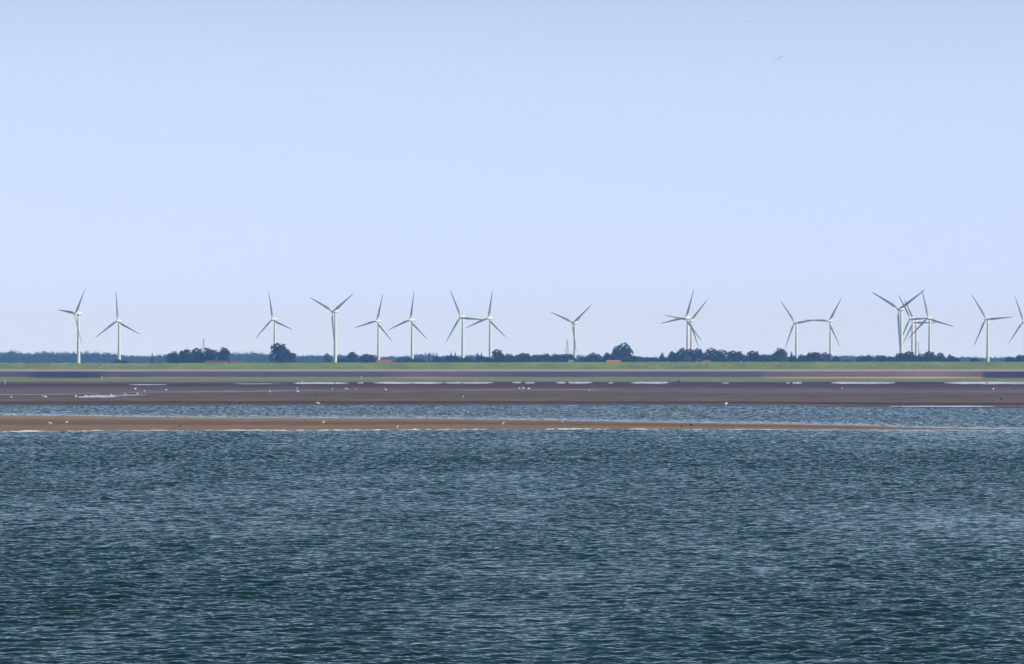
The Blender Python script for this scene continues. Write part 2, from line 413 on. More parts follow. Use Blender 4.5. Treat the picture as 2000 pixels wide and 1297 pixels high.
for k, (a, b, c, h) in enumerate([(250, 327, 751.9, 0.5), (455, 560, 750.2, 0.45), (572, 682, 748.9, 1.5), (698, 711, 748.4, 1.0), (728, 872, 748.3, 1.7), (866, 966, 748.2, 1.6), (1000, 1019, 747.6, 1.3), (1024, 1046, 748.2, 1.3),
                                 (1086, 1106, 748, 1.4), (1108, 1158, 747.9, 1.8), (1188, 1199, 748.4, 1.1), (1231, 1307, 748.0, 2.0), (1409, 1424, 748.6, 1.4), (1534, 1543, 748.2, 1.1), (1547, 1567, 748.1, 1.7),
                                 (1622, 1750, 748.1, 2.0), (1843, 2120, 748.4, 2.2), (2200, 2700, 748.4, 2.0), (-700, -80, 752, 0.8)]):  # sky gaps of the mirage, laid in as sheets of still water
    film('pool', (lambda c: lambda x: c)(c), h, a, b, m_pool, 0.14, 'bright mirage of sky below the green strip, laid as still water', rag=0.3)
m_dark = mat('mirage_dark', (0.03, 0.035, 0.045), 0.8, 0.1, noise=0.01, ncol=(0.06, 0.05, 0.06), stretch=(0.4, 0.1, 1))  # mirage of the tree line, painted as a dark strip around the bright gaps
film('tree_mirage', lambda x: interp([(-900, 752.4), (300, 751.9), (560, 749.5), (900, 748.3), (2900, 748.3)], x), 1.7, -880, 2880, m_dark, 0.13, 'dark mirage of the trees below the green strip, painted on mud', rag=0.25)
film('pool', lambda x: 795.2 + (x - 1750) * 0.0004, 1.0, 1735, 1945, m_pool, 0.20, 'long bright pool at the right channel edge', rag=0.15)
film('pool', lambda x: 796.2, 0.6, 1935, 2400, m_film, 0.20, 'dull wet strip at the far right channel edge')
film('wet_sand', lambda x: interp(MUD_NEAR, x) - 0.9, 0.5, 1100, 1700, m_film, 0.20, 'shining wet edge of the mud by the channel')

# surf: small breaking ridges where the sea meets the bar, and a thin line at the far channel edge
m_foam = mat('foam', (0.82, 0.80, 0.78), 0.7, 0.2, noise=3.0, ncol=(0.62, 0.62, 0.64))
def surf(name, line, dy, h, depth, x0, x1, thr, seed, label, step=1.0):
    rng = np.random.default_rng(seed)
    xs = np.arange(x0, x1, step)
    def fn(sc_):
        g = rng.random(int((x1 - x0) / sc_) + 4)
        return np.interp((xs - x0) / sc_, np.arange(len(g)), g)
    s = 0.45 * fn(38) + 0.35 * fn(13) + 0.2 * fn(4)
    w = fn(60) - 0.5
    bm = bmesh.new(); prev = None
    for i, x in enumerate(xs):
        hh = (s[i] - thr(x)) * h / 0.35
        if hh <= 0.004:
            prev = None; continue
        hh = min(hh, h * 1.3)
        y = interp(line, x) + dy
        D = dist(y) + w[i] * 2.0
        X = xat(x, D)
        row = [bm.verts.new((X, D - depth, -0.05)), bm.verts.new((X, D - depth * 0.3, hh)), bm.verts.new((X, D + depth * 0.5, hh * 0.7)), bm.verts.new((X, D + depth * 2, 0.0))]
        if prev:
            for k in range(3):
                bm.faces.new((prev[k], row[k], row[k + 1], prev[k + 1]))
        prev = row
    me = bpy.data.meshes.new(name); bm.to_mesh(me); bm.free()
    return tag(link(name, me, m_foam), label, None, None, 'stuff')
surf('surf', BAR_FRONT, 0.0, 0.165, 0.5, -500, 1300, lambda x: interp([(-500, 0.46), (0, 0.42), (280, 0.42), (300, 0.34), (540, 0.30), (700, 0.36), (1000, 0.32), (1300, 0.36)], x), 21, 'white surf breaking along the sandbar edge')
surf('surf', BAR_FRONT, 0.0, 0.08, 0.5, 1250, 2500, lambda x: 0.36, 22, 'thin pale surf along the right end of the sandbar')
surf('surf', MUD_NEAR, 0.2, 0.10, 0.5, -400, 1700, lambda x: interp([(-400, 0.58), (300, 0.56), (900, 0.46), (1100, 0.36), (1650, 0.34)], x), 23, 'thin white line of wavelets along the far channel shore')

# ---------------------------------------------------------------- wind turbines
m_white = mat('turbine_paint', (0.78, 0.80, 0.84), 0.45, 0.4, noise=0.15, ncol=(0.75, 0.77, 0.80))
m_blade = mat('blade_paint', (0.76, 0.79, 0.87), 0.45, 0.4)

def loft(sections, close_ends=True):
    verts = []; faces = []; n = len(sections[0])
    for s in sections: verts += s
    for j in range(len(sections) - 1):
        for i in range(n):
            a = j * n + i; b = j * n + (i + 1) % n
            faces.append((a, b, b + n, a + n))
    if close_ends:
        faces.append(tuple(range(n))[::-1]); faces.append(tuple(range((len(sections) - 1) * n, len(sections) * n)))
    return verts, faces
def tower_mesh():
    secs = []
    for z, r in [(0, 2.15), (0.6, 2.1), (15, 1.9), (30, 1.7), (45, 1.45), (57, 1.25), (60.4, 1.2)]:
        secs.append([(r * math.cos(a), r * math.sin(a), z) for a in [i * math.tau / 20 for i in range(20)]])
    return mesh('tower', *loft(secs))
def nacelle_mesh():            # drop shaped housing, along +Y behind the rotor; origin at hub height on the tower axis
    secs = []
    for y, r, dz in [(-3.4, 1.5, 0), (-2.8, 2.0, 0), (-1.2, 2.45, 0.05), (0.8, 2.5, 0.1), (2.6, 2.15, 0.2), (4.0, 1.5, 0.35), (5.0, 0.75, 0.5), (5.3, 0.25, 0.55)]:
        secs.append([(r * math.cos(a), y, r * 0.98 * math.sin(a) + dz) for a in [i * math.tau / 18 for i in range(18)]][::-1])
    return mesh('nacelle', *loft(secs))
def hub_mesh():                # spinner, nose towards -Y
    secs = []
    for y, r in [(1.5, 1.45), (0.8, 1.75), (-0.4, 1.75), (-1.4, 1.35), (-2.1, 0.75), (-2.4, 0.15)]:
        secs.append([(r * math.cos(a), y, r * math.sin(a)) for a in [i * math.tau / 18 for i in range(18)]])
    return mesh('hub', *loft(secs))
def blade_mesh():
    secs = []
    #        z   chord thick twist offset
    for z, c, t, tw in [(0.8, 1.5, 1.5, 0), (2.2, 1.5, 1.45, 4), (4.2, 2.1, 1.1, 18), (7.5, 3.25, 0.75, 16), (10, 3.1, 0.6, 13), (15, 2.55, 0.45, 9), (21, 2.0, 0.34, 6), (28, 1.45, 0.24, 3), (33, 1.05, 0.17, 1), (36.6, 0.65, 0.1, 0), (38, 0.2, 0.05, 0)]:
        tw = math.radians(tw); row = []
        for i in range(12):
            a = i * math.tau / 12
            u = c * 0.5 * math.cos(a); w = t * 0.5 * math.sin(a)
            if c > 1.6 or z > 5: w *= (0.55 + 0.45 * math.cos(a) * -1) if math.cos(a) > 0 else 1.0
            u += c * 0.22 if z > 3 else 0
            row.append((u * math.cos(tw) - w * math.sin(tw), u * math.sin(tw) + w * math.cos(tw), z))
        secs.append(row)
    return mesh('blade', *loft(secs))
ME_T, ME_N, ME_H, ME_B = tower_mesh(), nacelle_mesh(), hub_mesh(), blade_mesh()
for me_ in (ME_T, ME_N, ME_H, ME_B):
    me_.polygons.foreach_set('use_smooth', [len(p.vertices) == 4 for p in me_.polygons])
OVER = 5.0
def first_turbine():
    r = empty('wind_turbine', (0, 0, 0))
    link('tower', ME_T, m_white, r)
    o = link('nacelle', ME_N, m_white, r)
    h = link('hub', ME_H, m_white, r)
    for k in range(3):
        link('blade', ME_B, m_blade, r)
    return r
# hub column, hub row, rotor angle, yaw, distance, label
TURB = [
    (146.2, 612.9, 37.4, 53, 6538, 'white wind turbine turned most side-on, leftmost of all'),
    (229.2, 627.0, 116.8, 26, 7207, 'white wind turbine with one blade straight up, second from left, beside the leftmost one'),
    (531.7, 624.1, 110.0, 40, 7345, 'white wind turbine standing behind the big round bush'),
    (649.3, 608.3, 56.0, 36.4, 6610, 'large white wind turbine with raised V blades, left of the narrow dark tree'),
    (735.2, 627.4, 16.0, 34, 7564, 'white wind turbine rising behind the pinkish red roof'),
    (800.5, 625.4, 10.4, 37, 7333, 'white wind turbine just right of the one behind the pinkish red roof'),
    (899.6, 619.5, 95.1, 33, 7025, 'white wind turbine, left one of the close pair in the middle of the view'),
    (953.1, 622.0, 10.7, 34, 7309, 'white wind turbine, right one of the close pair in the middle of the view'),
    (1118.8, 630.6, 51.6, 36, 7295, 'lone white wind turbine with raised V blades, beside the middle lattice mast'),
    (1338.8, 621.0, 19.5, 36, 7000, 'left white wind turbine of the overlapping pair behind the broad tree clump'),
    (1348.0, 626.2, 41.0, 22, 7500, 'right white wind turbine of the overlapping pair behind the broad tree clump'),
    (1551.9, 630.2, 83.3, 34, 7818, 'white wind turbine beside the slim pointed tree, its blade meeting its right neighbour'),
    (1618.6, 627.2, 32.3, 34, 7696, 'white wind turbine whose left blade meets the one by the slim pointed tree'),
    (1755.1, 603.8, 58.1, 36.8, 6400, 'largest white wind turbine with raised V blades, behind the right tree clump'),
    (1778.0, 622.5, 88.5, 38, 7550, 'white wind turbine just right of the largest one, front of two almost in line'),
    (1785.6, 628.8, 92.1, 38, 8006, 'white wind turbine just right of the largest one, rear of two almost in line'),
    (1812.5, 621.4, 106.4, 29, 7085, 'rightmost white wind turbine of the cluster behind the right tree clump'),
    (1925.9, 622.8, 86.2, 31.6, 7175, 'white wind turbine standing alone, second from the right edge'),
    (1998.6, 628.8, 98.7, 37, 7868, 'white wind turbine cut by the right edge of the view'),
]
proto = first_turbine()
for i, (hx, hy, th, yaw, D, lab) in enumerate(TURB):
    r = proto if i == 0 else copy_tree(proto)
    H = zat(hy, D)
    zb = 0.9
    s = (H - zb) / 62.0
    if i == 13: s = 41.6 / 38
    ya = math.radians(yaw)
    hubx = xat(hx, D)
    # tower axis lies downwind of the hub
    tx = hubx + OVER * s * math.sin(ya)
    ty = D + OVER * s * math.cos(ya)
    r.location = (tx, ty, zb); r.scale = (1, 1, 1)
    hubz = H - zb
    rotsize = {13: 41.6 / 38}.get(i, 1.0)
    kids = {'tower': [], 'nacelle': [], 'hub': [], 'blade': []}
    for c in r.children: kids[c.name.split('.')[0]].append(c)
    RZ = Matrix.Rotation(-ya, 4, 'Z')
    kids['tower'][0].scale = (rotsize, rotsize, (hubz - 1.4) / 60.4)
    kids['nacelle'][0].matrix_basis = Matrix.Translation((0, 0, hubz)) @ RZ @ Matrix.Scale(rotsize, 4)
    hm = Matrix.Translation((0, 0, hubz)) @ RZ @ Matrix.Translation((0, -OVER * s, 0)) @ Matrix.Scale(rotsize, 4)
    kids['hub'][0].matrix_basis = hm
    for k, b in enumerate(kids['blade']):
        b.matrix_basis = hm @ Matrix.Rotation(math.radians(th + 120 * k), 4, 'Y')
    tag(r, lab, 'wind turbine', 'wind turbines of the wind farm')
TX = sorted(t[0] for t in TURB)

# ---------------------------------------------------------------- trees
def leaf_mat(name, c1, c2):
    m = bpy.data.materials.new(name); m.use_nodes = True
    nt = m.node_tree; b = nt.nodes['Principled BSDF']
    b.inputs['Roughness'].default_value = 0.8; b.inputs['Specular IOR Level'].default_value = 0.15
    t = nt.nodes.new('ShaderNodeTexCoord'); n = nt.nodes.new('ShaderNodeTexNoise'); n.inputs['Scale'].default_value = 3.0
    r = nt.nodes.new('ShaderNodeValToRGB')
    r.color_ramp.elements[0].position = 0.35; r.color_ramp.elements[0].color = (*c1, 1)
    r.color_ramp.elements[1].position = 0.68; r.color_ramp.elements[1].color = (*c2, 1)
    nt.links.new(t.outputs['Object'], n.inputs[0]); nt.links.new(n.outputs['Fac'], r.inputs[0]); nt.links.new(r.outputs[0], b.inputs['Base Color'])
    return m
LEAF = [leaf_mat('dark_leaves', (0.003, 0.011, 0.006), (0.009, 0.024, 0.010)),
        leaf_mat('mid_leaves', (0.009, 0.024, 0.010), (0.026, 0.052, 0.02)),
        leaf_mat('light_leaves', (0.04, 0.065, 0.022), (0.085, 0.12, 0.05)),
        leaf_mat('reddish_leaves', (0.05, 0.035, 0.025), (0.09, 0.06, 0.045))]
m_bark = mat('bark', (0.05, 0.04, 0.03), 0.9, 0.1, noise=2.0, ncol=(0.09, 0.07, 0.05))

def crown_mesh(kind, seed, n=1700):
    """unit crown: width 1 (x,y in -.5...5), height 1 (z 0..1); many small leaf clump faces"""
    rng = random.Random(seed)
    lobes = []
    if kind == 'round':
        lobes = [(0, 0, 0.45, 0.40)] + [(rng.uniform(-.26, .26), rng.uniform(-.26, .26), rng.uniform(0.18, 0.76), rng.uniform(0.16, 0.25)) for _ in range(11)] + [(rng.uniform(-.3, .3), rng.uniform(-.3, .3), rng.uniform(0.1, 0.3), 0.2) for _ in range(4)]
    elif kind == 'bush':
        lobes = [(rng.uniform(-.36, .36), rng.uniform(-.2, .2), rng.uniform(0.15, 0.6), rng.uniform(0.16, 0.30)) for _ in range(13)]
    elif kind == 'tall':
        lobes = [(rng.uniform(-.24, .24), rng.uniform(-.24, .24), 0.12 + 0.72 * i / 17, rng.uniform(0.17, 0.27)) for i in range(18)]
    elif kind == 'pointed':
        lobes = [(rng.uniform(-.05, .05), 0, i / 14, 0.42 * (1 - i / 14) + 0.05) for i in range(14)]
    verts = []; faces = []
    for _ in range(n):
        lx, ly, lz, lr = rng.choices(lobes, weights=[l[3] ** 2 for l in lobes])[0]
        # direction on sphere
        z = rng.uniform(-1, 1); a = rng.uniform(0, math.tau); q = math.sqrt(1 - z * z)
        rr = lr * rng.uniform(0.72, 1.04)
        p = Vector((lx + rr * q * math.cos(a), ly + rr * q * math.sin(a), lz + rr * z * 0.85))
        if p.z < 0.0 or p.z > 1.0 or abs(p.x) > 0.56: continue
        nrm = Vector((q * math.cos(a), q * math.sin(a), z)) + Vector((rng.uniform(-.6, .6), rng.uniform(-.6, .6), rng.uniform(-.6, .6)))
        nrm.normalize()
        t1 = nrm.orthogonal().normalized(); t2 = nrm.cross(t1)
        s = rng.uniform(0.022, 0.055)
        k = len(verts); m_ = rng.choice((4, 5))
        for j in range(m_):
            aa = j * math.tau / m_ + rng.uniform(-.3, .3); rs = s * rng.uniform(0.7, 1.2)
            verts.append(p + t1 * math.cos(aa) * rs + t2 * math.sin(aa) * rs)
        faces.append(tuple(range(k, k + m_)))
    A = np.array([tuple(v) for v in verts])
    zl, zh = A[:, 2].min(), np.percentile(A[:, 2], 99.4); xl, xh = np.percentile(A[:, 0], 0.8), np.percentile(A[:, 0], 99.2)
    A[:, 2] = (A[:, 2] - zl) / (zh - zl); A[:, 0] = (A[:, 0] - (xl + xh) / 2) / (xh - xl); A[:, 1] = A[:, 1] / (xh - xl)
    me = mesh('crown_' + kind, A.tolist(), faces)
    return me
CROWNS = {}
for kind in ('round', 'bush', 'tall', 'pointed'):
    CROWNS[kind] = [crown_mesh(kind, 100 + s * 7 + len(kind)) for s in range(4 if kind != 'pointed' else 2)]
def trunk_mesh():
    secs = []
    for z, r in [(0, 0.05), (0.1, 0.036), (0.35, 0.028), (0.6, 0.016), (0.85, 0.004)]:
        secs.append([(r * math.cos(a) + 0.01 * math.sin(z * 9), r * math.sin(a), z) for a in [i * math.tau / 7 for i in range(7)]])
    v, f = loft(secs)
    def limb(z0, ang, ln, up):
        a = Vector((0, 0, z0)); b_ = Vector((math.cos(ang) * ln, math.sin(ang) * ln, z0 + up))
        d = (b_ - a).normalized(); t1 = d.orthogonal().normalized(); t2 = d.cross(t1); k = len(v)
        for p, r in ((a, 0.014), (b_, 0.003)):
            for i in range(5):
                q = p + (t1 * math.cos(i * math.tau / 5) + t2 * math.sin(i * math.tau / 5)) * r
                v.append(tuple(q))
        for i in range(5):
            f.append((k + i, k + (i + 1) % 5, k + 5 + (i + 1) % 5, k + 5 + i))
    for z0, a, ln, up in ((0.2, 0.4, 0.26, 0.25), (0.3, 2.6, 0.28, 0.22), (0.38, 4.4, 0.24, 0.25), (0.5, 1.5, 0.2, 0.2), (0.55, 5.4, 0.18, 0.2)):
        limb(z0, a, ln, up)
    return mesh('trunk', v, f)
ME_TR = trunk_mesh()
# (left, right, top row, crown kind, leaf index, distance)
TREES = [
    (325, 351, 688.3, 'round', 0, 6230), (350, 377, 683.3, 'tall', 0, 6240), (373, 402, 681.6, 'round', 0, 6250), (400, 425, 679.8, 'tall', 0, 6240), (424, 449, 679.8, 'tall', 0, 6250),
    (528, 568, 672.3, 'round', 0, 6220), (561, 578, 690, 'round', 1, 6225),
    (656, 680, 699.5, 'bush', 0, 6500), (678, 698, 688, 'tall', 0, 6300), (704, 738, 692, 'bush', 0, 6330), (696, 712, 697.5, 'bush', 1, 6350), (772, 806, 697, 'bush', 1, 6400), (806, 832, 699.8, 'bush', 0, 6350),
    (842, 866, 697, 'bush', 0, 6330), (862, 895, 695.3, 'round', 0, 6330), (890, 910, 698.8, 'bush', 0, 6330), (906, 926, 697.5, 'bush', 1, 6340), (922, 946, 694.8, 'bush', 0, 6320), (942, 962, 697.8, 'bush', 0, 6320),
    (960, 987, 684, 'round', 0, 6320), (982, 1003, 691.5, 'bush', 0, 6330), (998, 1018, 694.5, 'bush', 1, 6340), (1011, 1042, 690.5, 'round', 1, 6350), (1039, 1076, 691.5, 'bush', 1, 6340), (1072, 1096, 692.3, 'bush', 0, 6340),
    (1092, 1128, 692.8, 'round', 0, 6350), (1124, 1148, 698.8, 'bush', 0, 6330), (1144, 1174, 689.5, 'round', 0, 6320), (1170, 1199, 690.5, 'bush', 0, 6330), (1196, 1234, 673, 'round', 1, 6300), (1192, 1222, 690, 'bush', 0, 6280),
    (1229, 1245, 694, 'bush', 0, 6310), (1241, 1256, 696.5, 'bush', 1, 6800), (1252, 1285, 698.3, 'bush', 0, 6330), (1283, 1303, 690.5, 'pointed', 1, 6900), (1298, 1325, 688, 'bush', 0, 6260), (1320, 1346, 680.3, 'round', 0, 6280),
    (1340, 1360, 683, 'round', 0, 6290), (1354, 1377, 682, 'round', 0, 6270), (1328, 1350, 695, 'round', 2, 6240), (1373, 1418, 681, 'round', 0, 6280), (1350, 1368, 698, 'bush', 3, 6235),
    (1417, 1460, 686.7, 'round', 0, 6280), (1458, 1490, 686.7, 'round', 0, 6290), (1486, 1500, 692.5, 'round', 0, 6290), (1497, 1514, 692.8, 'bush', 1, 6290), (1509, 1538, 681.4, 'tall', 1, 6270),
    (1540, 1551, 688, 'pointed', 1, 6400), (1537, 1559, 697, 'bush', 0, 6300), (1558, 1573, 693, 'bush', 0, 6290), (1569, 1601, 688.2, 'round', 0, 6280), (1598, 1626, 688.8, 'round', 3, 6290), (1620, 1642, 696.5, 'bush', 0, 6280),
    (1638, 1664, 703.3, 'bush', 0, 6280), (1673, 1705, 695, 'bush', 0, 6300), (1707, 1731, 694.5, 'bush', 0, 6290), (1726, 1748, 697, 'bush', 0, 6290), (1744, 1768, 690, 'round', 0, 6270), (1764, 1793, 687.7, 'round', 0, 6270),
    (1787, 1810, 691.5, 'bush', 0, 6265), (1804, 1832, 687.7, 'round', 0, 6270), (1828, 1849, 690.3, 'round', 0, 6275), (1845, 1864, 693.8, 'bush', 0, 6275), (1860, 1875, 698, 'bush', 0, 6275),
    (1896, 1916, 700, 'bush', 0, 6300), (1964, 1987, 697.7, 'bush', 0, 6300), (1984, 2006, 694, 'round', 0, 6300), (2004, 2040, 691, 'round', 0, 6300),
    (212, 250, 703, 'bush', 0, 6600),
    (835, 841, 688.5, 'pointed', 1, 7600), (843, 849, 689.5, 'pointed', 1, 7600), (849, 856, 690, 'pointed', 1, 7600), (877, 884, 688, 'pointed', 1, 7600), (885, 893, 689.5, 'pointed', 1, 7600), (929, 936, 689, 'pointed', 1, 7600), (936, 944, 690, 'pointed', 1, 7600),
    (632, 648, 691.5, 'round', 1, 7600), (294, 301, 691, 'pointed', 1, 7700),
]
random.seed(11)
KIND = {'round': ('round tree', 'tree'), 'bush': ('low bush', 'bush'), 'tall': ('tall tree', 'tree'), 'pointed': ('slim pointed conifer', 'tree')}
TONE = ['dark green', 'green', 'light green', 'reddish brown']
segs = {}
for t in TREES:
    cx = (t[0] + t[1]) / 2
    k = sum(1 for a in TX if a < cx)
    segs.setdefault((k, t[3], t[4], t[5] > 7000), []).append(t)
def where(k):
    if k == 0: return 'left of all turbines'
    if k == len(TX): return 'right of all turbines'
    return 'between %s and %s turbines' % (ORD[k], ORD[k + 1])
def nth(i, n):
    if n == 1: return ''
    if n == 2: return ('left of two ', 'right of two ')[i]
    return '%s of %s from left ' % (ORD[i + 1], NUM[n])
tree_protos = {}
for (k, kind, tone, far), lst in sorted(segs.items()):
    lst.sort(key=lambda t: t[0] + t[1])
    for i, t in enumerate(lst):
        l_, r_, top, _, _, D = t
        cx = (l_ + r_) / 2
        nm = {'round': 'broadleaf_tree', 'tall': 'broadleaf_tree', 'bush': 'bush', 'pointed': 'conifer_tree'}[kind]
        z0 = 0.9
        Hh = zat(top, D) - z0; Ww = (r_ - l_) / F * D * 1.02
        if kind == 'bush' and Hh > 1.1 * Ww: Ww *= 1.1
        root = empty(nm, (xat(cx, D), D, z0), random.uniform(-0.3, 0.3))
        cr = bpy.data.objects.new('crown', random.choice(CROWNS[kind])); COL.objects.link(cr); cr.parent = root
        if not cr.data.materials: cr.data.materials.append(LEAF[0])
        cr.material_slots[0].link = 'OBJECT'; cr.material_slots[0].material = LEAF[tone]
        low = {'round': 0.06, 'bush': 0.0, 'tall': 0.05, 'pointed': 0.02}[kind] * Hh
        cr.location = (0, 0, low); cr.scale = (Ww, Ww, (Hh - low) * (1.0 if kind != 'pointed' else 0.97))
        tr = bpy.data.objects.new('trunk' if kind != 'bush' else 'stem', ME_TR); COL.objects.link(tr); tr.parent = root
        if not ME_TR.materials: ME_TR.materials.append(m_bark)
        tr.scale = (Ww * 0.9, Ww * 0.9, Hh)
        lab = '%s%s %s %s%s' % ('distant ' if far else '', TONE[tone], KIND[kind][0], nth(i, len(lst)), where(k))
        tag(root, lab, KIND[kind][1], 'distant trees by the far wood' if far else 'trees and bushes behind the dike')

# far-off wood: one mass of crowns
WOOD = [(-900, 690), (0, 688), (20, 686), (40, 690), (60, 692), (75, 688), (110, 688), (150, 688.5), (190, 687.5), (206, 690.5), (222, 692), (250, 695), (300, 696), (320, 693), (345, 691), (450, 690), (470, 689), (500, 688), (515, 691.5), (530, 690), (580, 694), (600, 693.5),
        (620, 696), (635, 693), (650, 696), (665, 693), (680, 695.5), (760, 696.5), (800, 697), (815, 692.5), (830, 692), (846, 693), (862, 697), (880, 693), (900, 696), (935, 694.5), (955, 697), (1060, 694), (1125, 693), (1140, 695), (1190, 696), (1240, 695.5), (1260, 698.3), (1280, 698.7), (1295, 697),
        (1310, 697.5), (1500, 695), (1640, 697), (1652, 694.5), (1670, 695.5), (1700, 694), (1725, 696), (1745, 698.5), (1870, 698.2), (1885, 697.5), (1895, 697.2), (1915, 698.3), (1935, 697.5), (1965, 697.5), (1980, 698.3), (2000, 697.5), (2900, 695)]
def wood_mesh():
    rng = random.Random(5); verts = []; faces = []
    base = [[tuple(v.co) for v in c.vertices] for c in CROWNS['round'] + CROWNS['tall'][:2] + CROWNS['bush'][:2]]
    bf = [[tuple(p.vertices) for p in c.polygons] for c in CROWNS['round'] + CROWNS['tall'][:2] + CROWNS['bush'][:2]]
    def put(px, D, H, W):
        q = rng.randrange(len(base)); a = rng.uniform(0, 6.28); c, s = math.cos(a), math.sin(a); k = len(verts)
        X = xat(px, D)
        for x, y, z in base[q]:
            verts.append((X + (x * c - y * s) * W, D + (x * s + y * c) * W, 0.9 + z * H))
        keep = bf[q][::4]
        for f in keep: faces.append(tuple(k + i for i in f))
    x = -800.0
    while x < 2800:
        D = 11400 + rng.uniform(0, 500)
        H = zat(interp(WOOD, x), D) * rng.uniform(0.84, 1.10)
        put(x, D, H, rng.uniform(9, 18)); x += rng.uniform(2.2, 4.6)
    x = -800.0
    while x < 2800:
        D = 11300; H = zat(interp(WOOD, x) + rng.uniform(1.5, 5), D)
        put(x, D, max(8, H), rng.uniform(18, 28)); x += rng.uniform(5, 8)
    return mesh('far_wood', verts, faces)
tag(link('far_wood', wood_mesh(), LEAF[1]), 'blue hazy belt of far-off woodland along the horizon', 'woodland', None, 'stuff')

# ---------------------------------------------------------------- farmhouses: only the roofs show over the dike
def tile_mat(name, c):
    return mat(name, c, 0.8, 0.15, noise=1.2, ncol=tuple(v * 0.75 for v in c))
m_brick = mat('brick_wall', (0.28, 0.12, 0.08), 0.9, 0.1, noise=2.0, ncol=(0.22, 0.09, 0.06))
m_win = mat('window_glass', (0.03, 0.035, 0.04), 0.15, 0.5)
def house(x0, x1, top, D, roofmat, label, nchim=1):
    W = (x1 - x0) / F * D; ridge = zat(top, D); z0 = 0.9; dep = 11.0; eave = z0 + (ridge - z0) * 0.45
    r = empty('farmhouse', (xat((x0 + x1) / 2, D), D, z0))
    h = eave - z0; w2 = W / 2 - 0.6; d2 = dep / 2 - 0.5; rd = ridge - z0
    v = [(-w2, -d2, 0), (w2, -d2, 0), (w2, d2, 0), (-w2, d2, 0), (-w2, -d2, h), (w2, -d2, h), (w2, d2, h), (-w2, d2, h)]
    link('wall', mesh('wall', v, [(0, 1, 5, 4), (1, 2, 6, 5), (2, 3, 7, 6), (3, 0, 4, 7)]), m_brick, r)
    W2 = W / 2; D2 = dep / 2; hip = min(3.2, W * 0.15)
    v = [(-W2, -D2, h - 0.2), (W2, -D2, h - 0.2), (W2, D2, h - 0.2), (-W2, D2, h - 0.2), (-W2 + hip, 0, rd), (W2 - hip, 0, rd)]
    ro = link('roof', mesh('roof', v, [(0, 1, 5, 4), (1, 2, 5), (2, 3, 4, 5), (3, 0, 4), (3, 2, 1, 0)]), roofmat, r)
    for k in range(nchim):
        cx = -W2 * 0.3 + k * W2 * 0.7
        bm = bmesh.new(); bmesh.ops.create_cube(bm, size=1, matrix=Matrix.Translation((cx, 1.0, rd - 0.2)) @ Matrix.Diagonal((0.8, 0.8, 1.6, 1)))
        bmesh.ops.bevel(bm, geom=bm.edges[:], offset=0.04, affect='EDGES')
        me = bpy.data.meshes.new('chimney'); bm.to_mesh(me); bm.free(); link('chimney', me, m_brick, ro)
    for k in range(int(W / 4)):
        cx = -w2 + 2 + k * 4
        vv = [(cx - .6, -d2 - 0.03, h * 0.35), (cx + .6, -d2 - 0.03, h * 0.35), (cx + .6, -d2 - 0.03, h * 0.8), (cx - .6, -d2 - 0.03, h * 0.8)]
        link('window', mesh('window', vv, [(0, 1, 2, 3)]), m_win, r)
    return tag(r, label, 'farmhouse', 'farm buildings behind the dike')
house(396, 450, 704.5, 6195, tile_mat('maroon_tiles', (0.17, 0.045, 0.045)), 'long dark maroon roofed building in front of the left clump of five trees', 1)
house(446, 479, 705.0, 6200, tile_mat('brown_red_tiles', (0.22, 0.09, 0.07)), 'low brownish red roof right of the left clump of five trees', 0)
house(731, 769, 702.8, 6250, tile_mat('pink_red_tiles', (0.42, 0.10, 0.12)), 'pinkish red roofed farmhouse between the fifth and sixth turbines', 1)
house(1180, 1217, 703.3, 6200, tile_mat('orange_red_tiles', (0.52, 0.15, 0.11)), 'salmon red roofed farmhouse left of the tall light tree', 0)
house(1370, 1391, 704.2, 6200, tile_mat('dull_red_tiles', (0.33, 0.12, 0.10)), 'small dull red roof under the broad right tree clump', 0)
house(1108, 1123, 702.8, 6260, tile_mat('grey_tiles', (0.20, 0.20, 0.22)), 'small grey roofed shed near the middle turbine', 0)

# ---------------------------------------------------------------- lattice masts
m_steel = mat('galvanised_steel', (0.30, 0.31, 0.33), 0.5, 0.4, metallic=0.3)
def mast(px, top, D, H_arm, label):
    H = zat(top, D) - 0.9
    bm = bmesh.new()
    def bar(a, b, r):
        a = Vector(a); b = Vector(b); d = (b - a); L = d.length
        M = Matrix.Translation((a + b) / 2) @ d.to_track_quat('Z', 'Y').to_matrix().to_4x4()
        bmesh.ops.create_cone(bm, cap_ends=True, segments=5, radius1=r, radius2=r, depth=L, matrix=M)
    wz = lambda z: 3.2 * (1 - z / H) ** 1.1 + 0.3
    lv = [H * k / 11 for k in range(12)]
    for i in range(11):
        a, b = lv[i], lv[i + 1]; A, B = wz(a), wz(b)
        cA = [(-A, -A, a), (A, -A, a), (A, A, a), (-A, A, a)]; cB = [(-B, -B, b), (B, -B, b), (B, B, b), (-B, B, b)]
        for k in range(4):
            bar(cA[k], cB[k], 0.13); bar(cA[k], cB[(k + 1) % 4], 0.08); bar(cB[k], cB[(k + 1) % 4], 0.07)
    r = empty('lattice_mast', (xat(px, D), D, 0.9), 0.5)
    me = bpy.data.meshes.new('mast_frame'); bm.to_mesh(me); bm.free(); link('mast_frame', me, m_steel, r)
    bm = bmesh.new()
    z = H_arm * H
    for s in (-1, 1):
        bar((0, 0, z + 1.5), (s * 5.5, 0, z), 0.12); bar((0, 0, z - 0.5), (s * 5.5, 0, z), 0.12)
    me = bpy.data.meshes.new('cross_arm'); bm.to_mesh(me); bm.free(); link('cross_arm', me, m_steel, r)
    return tag(r, label, 'lattice mast', 'lattice masts between the turbines')
mast(397.6, 661, 7900, 0.62, 'thin grey lattice mast rising above the left clump of five trees')
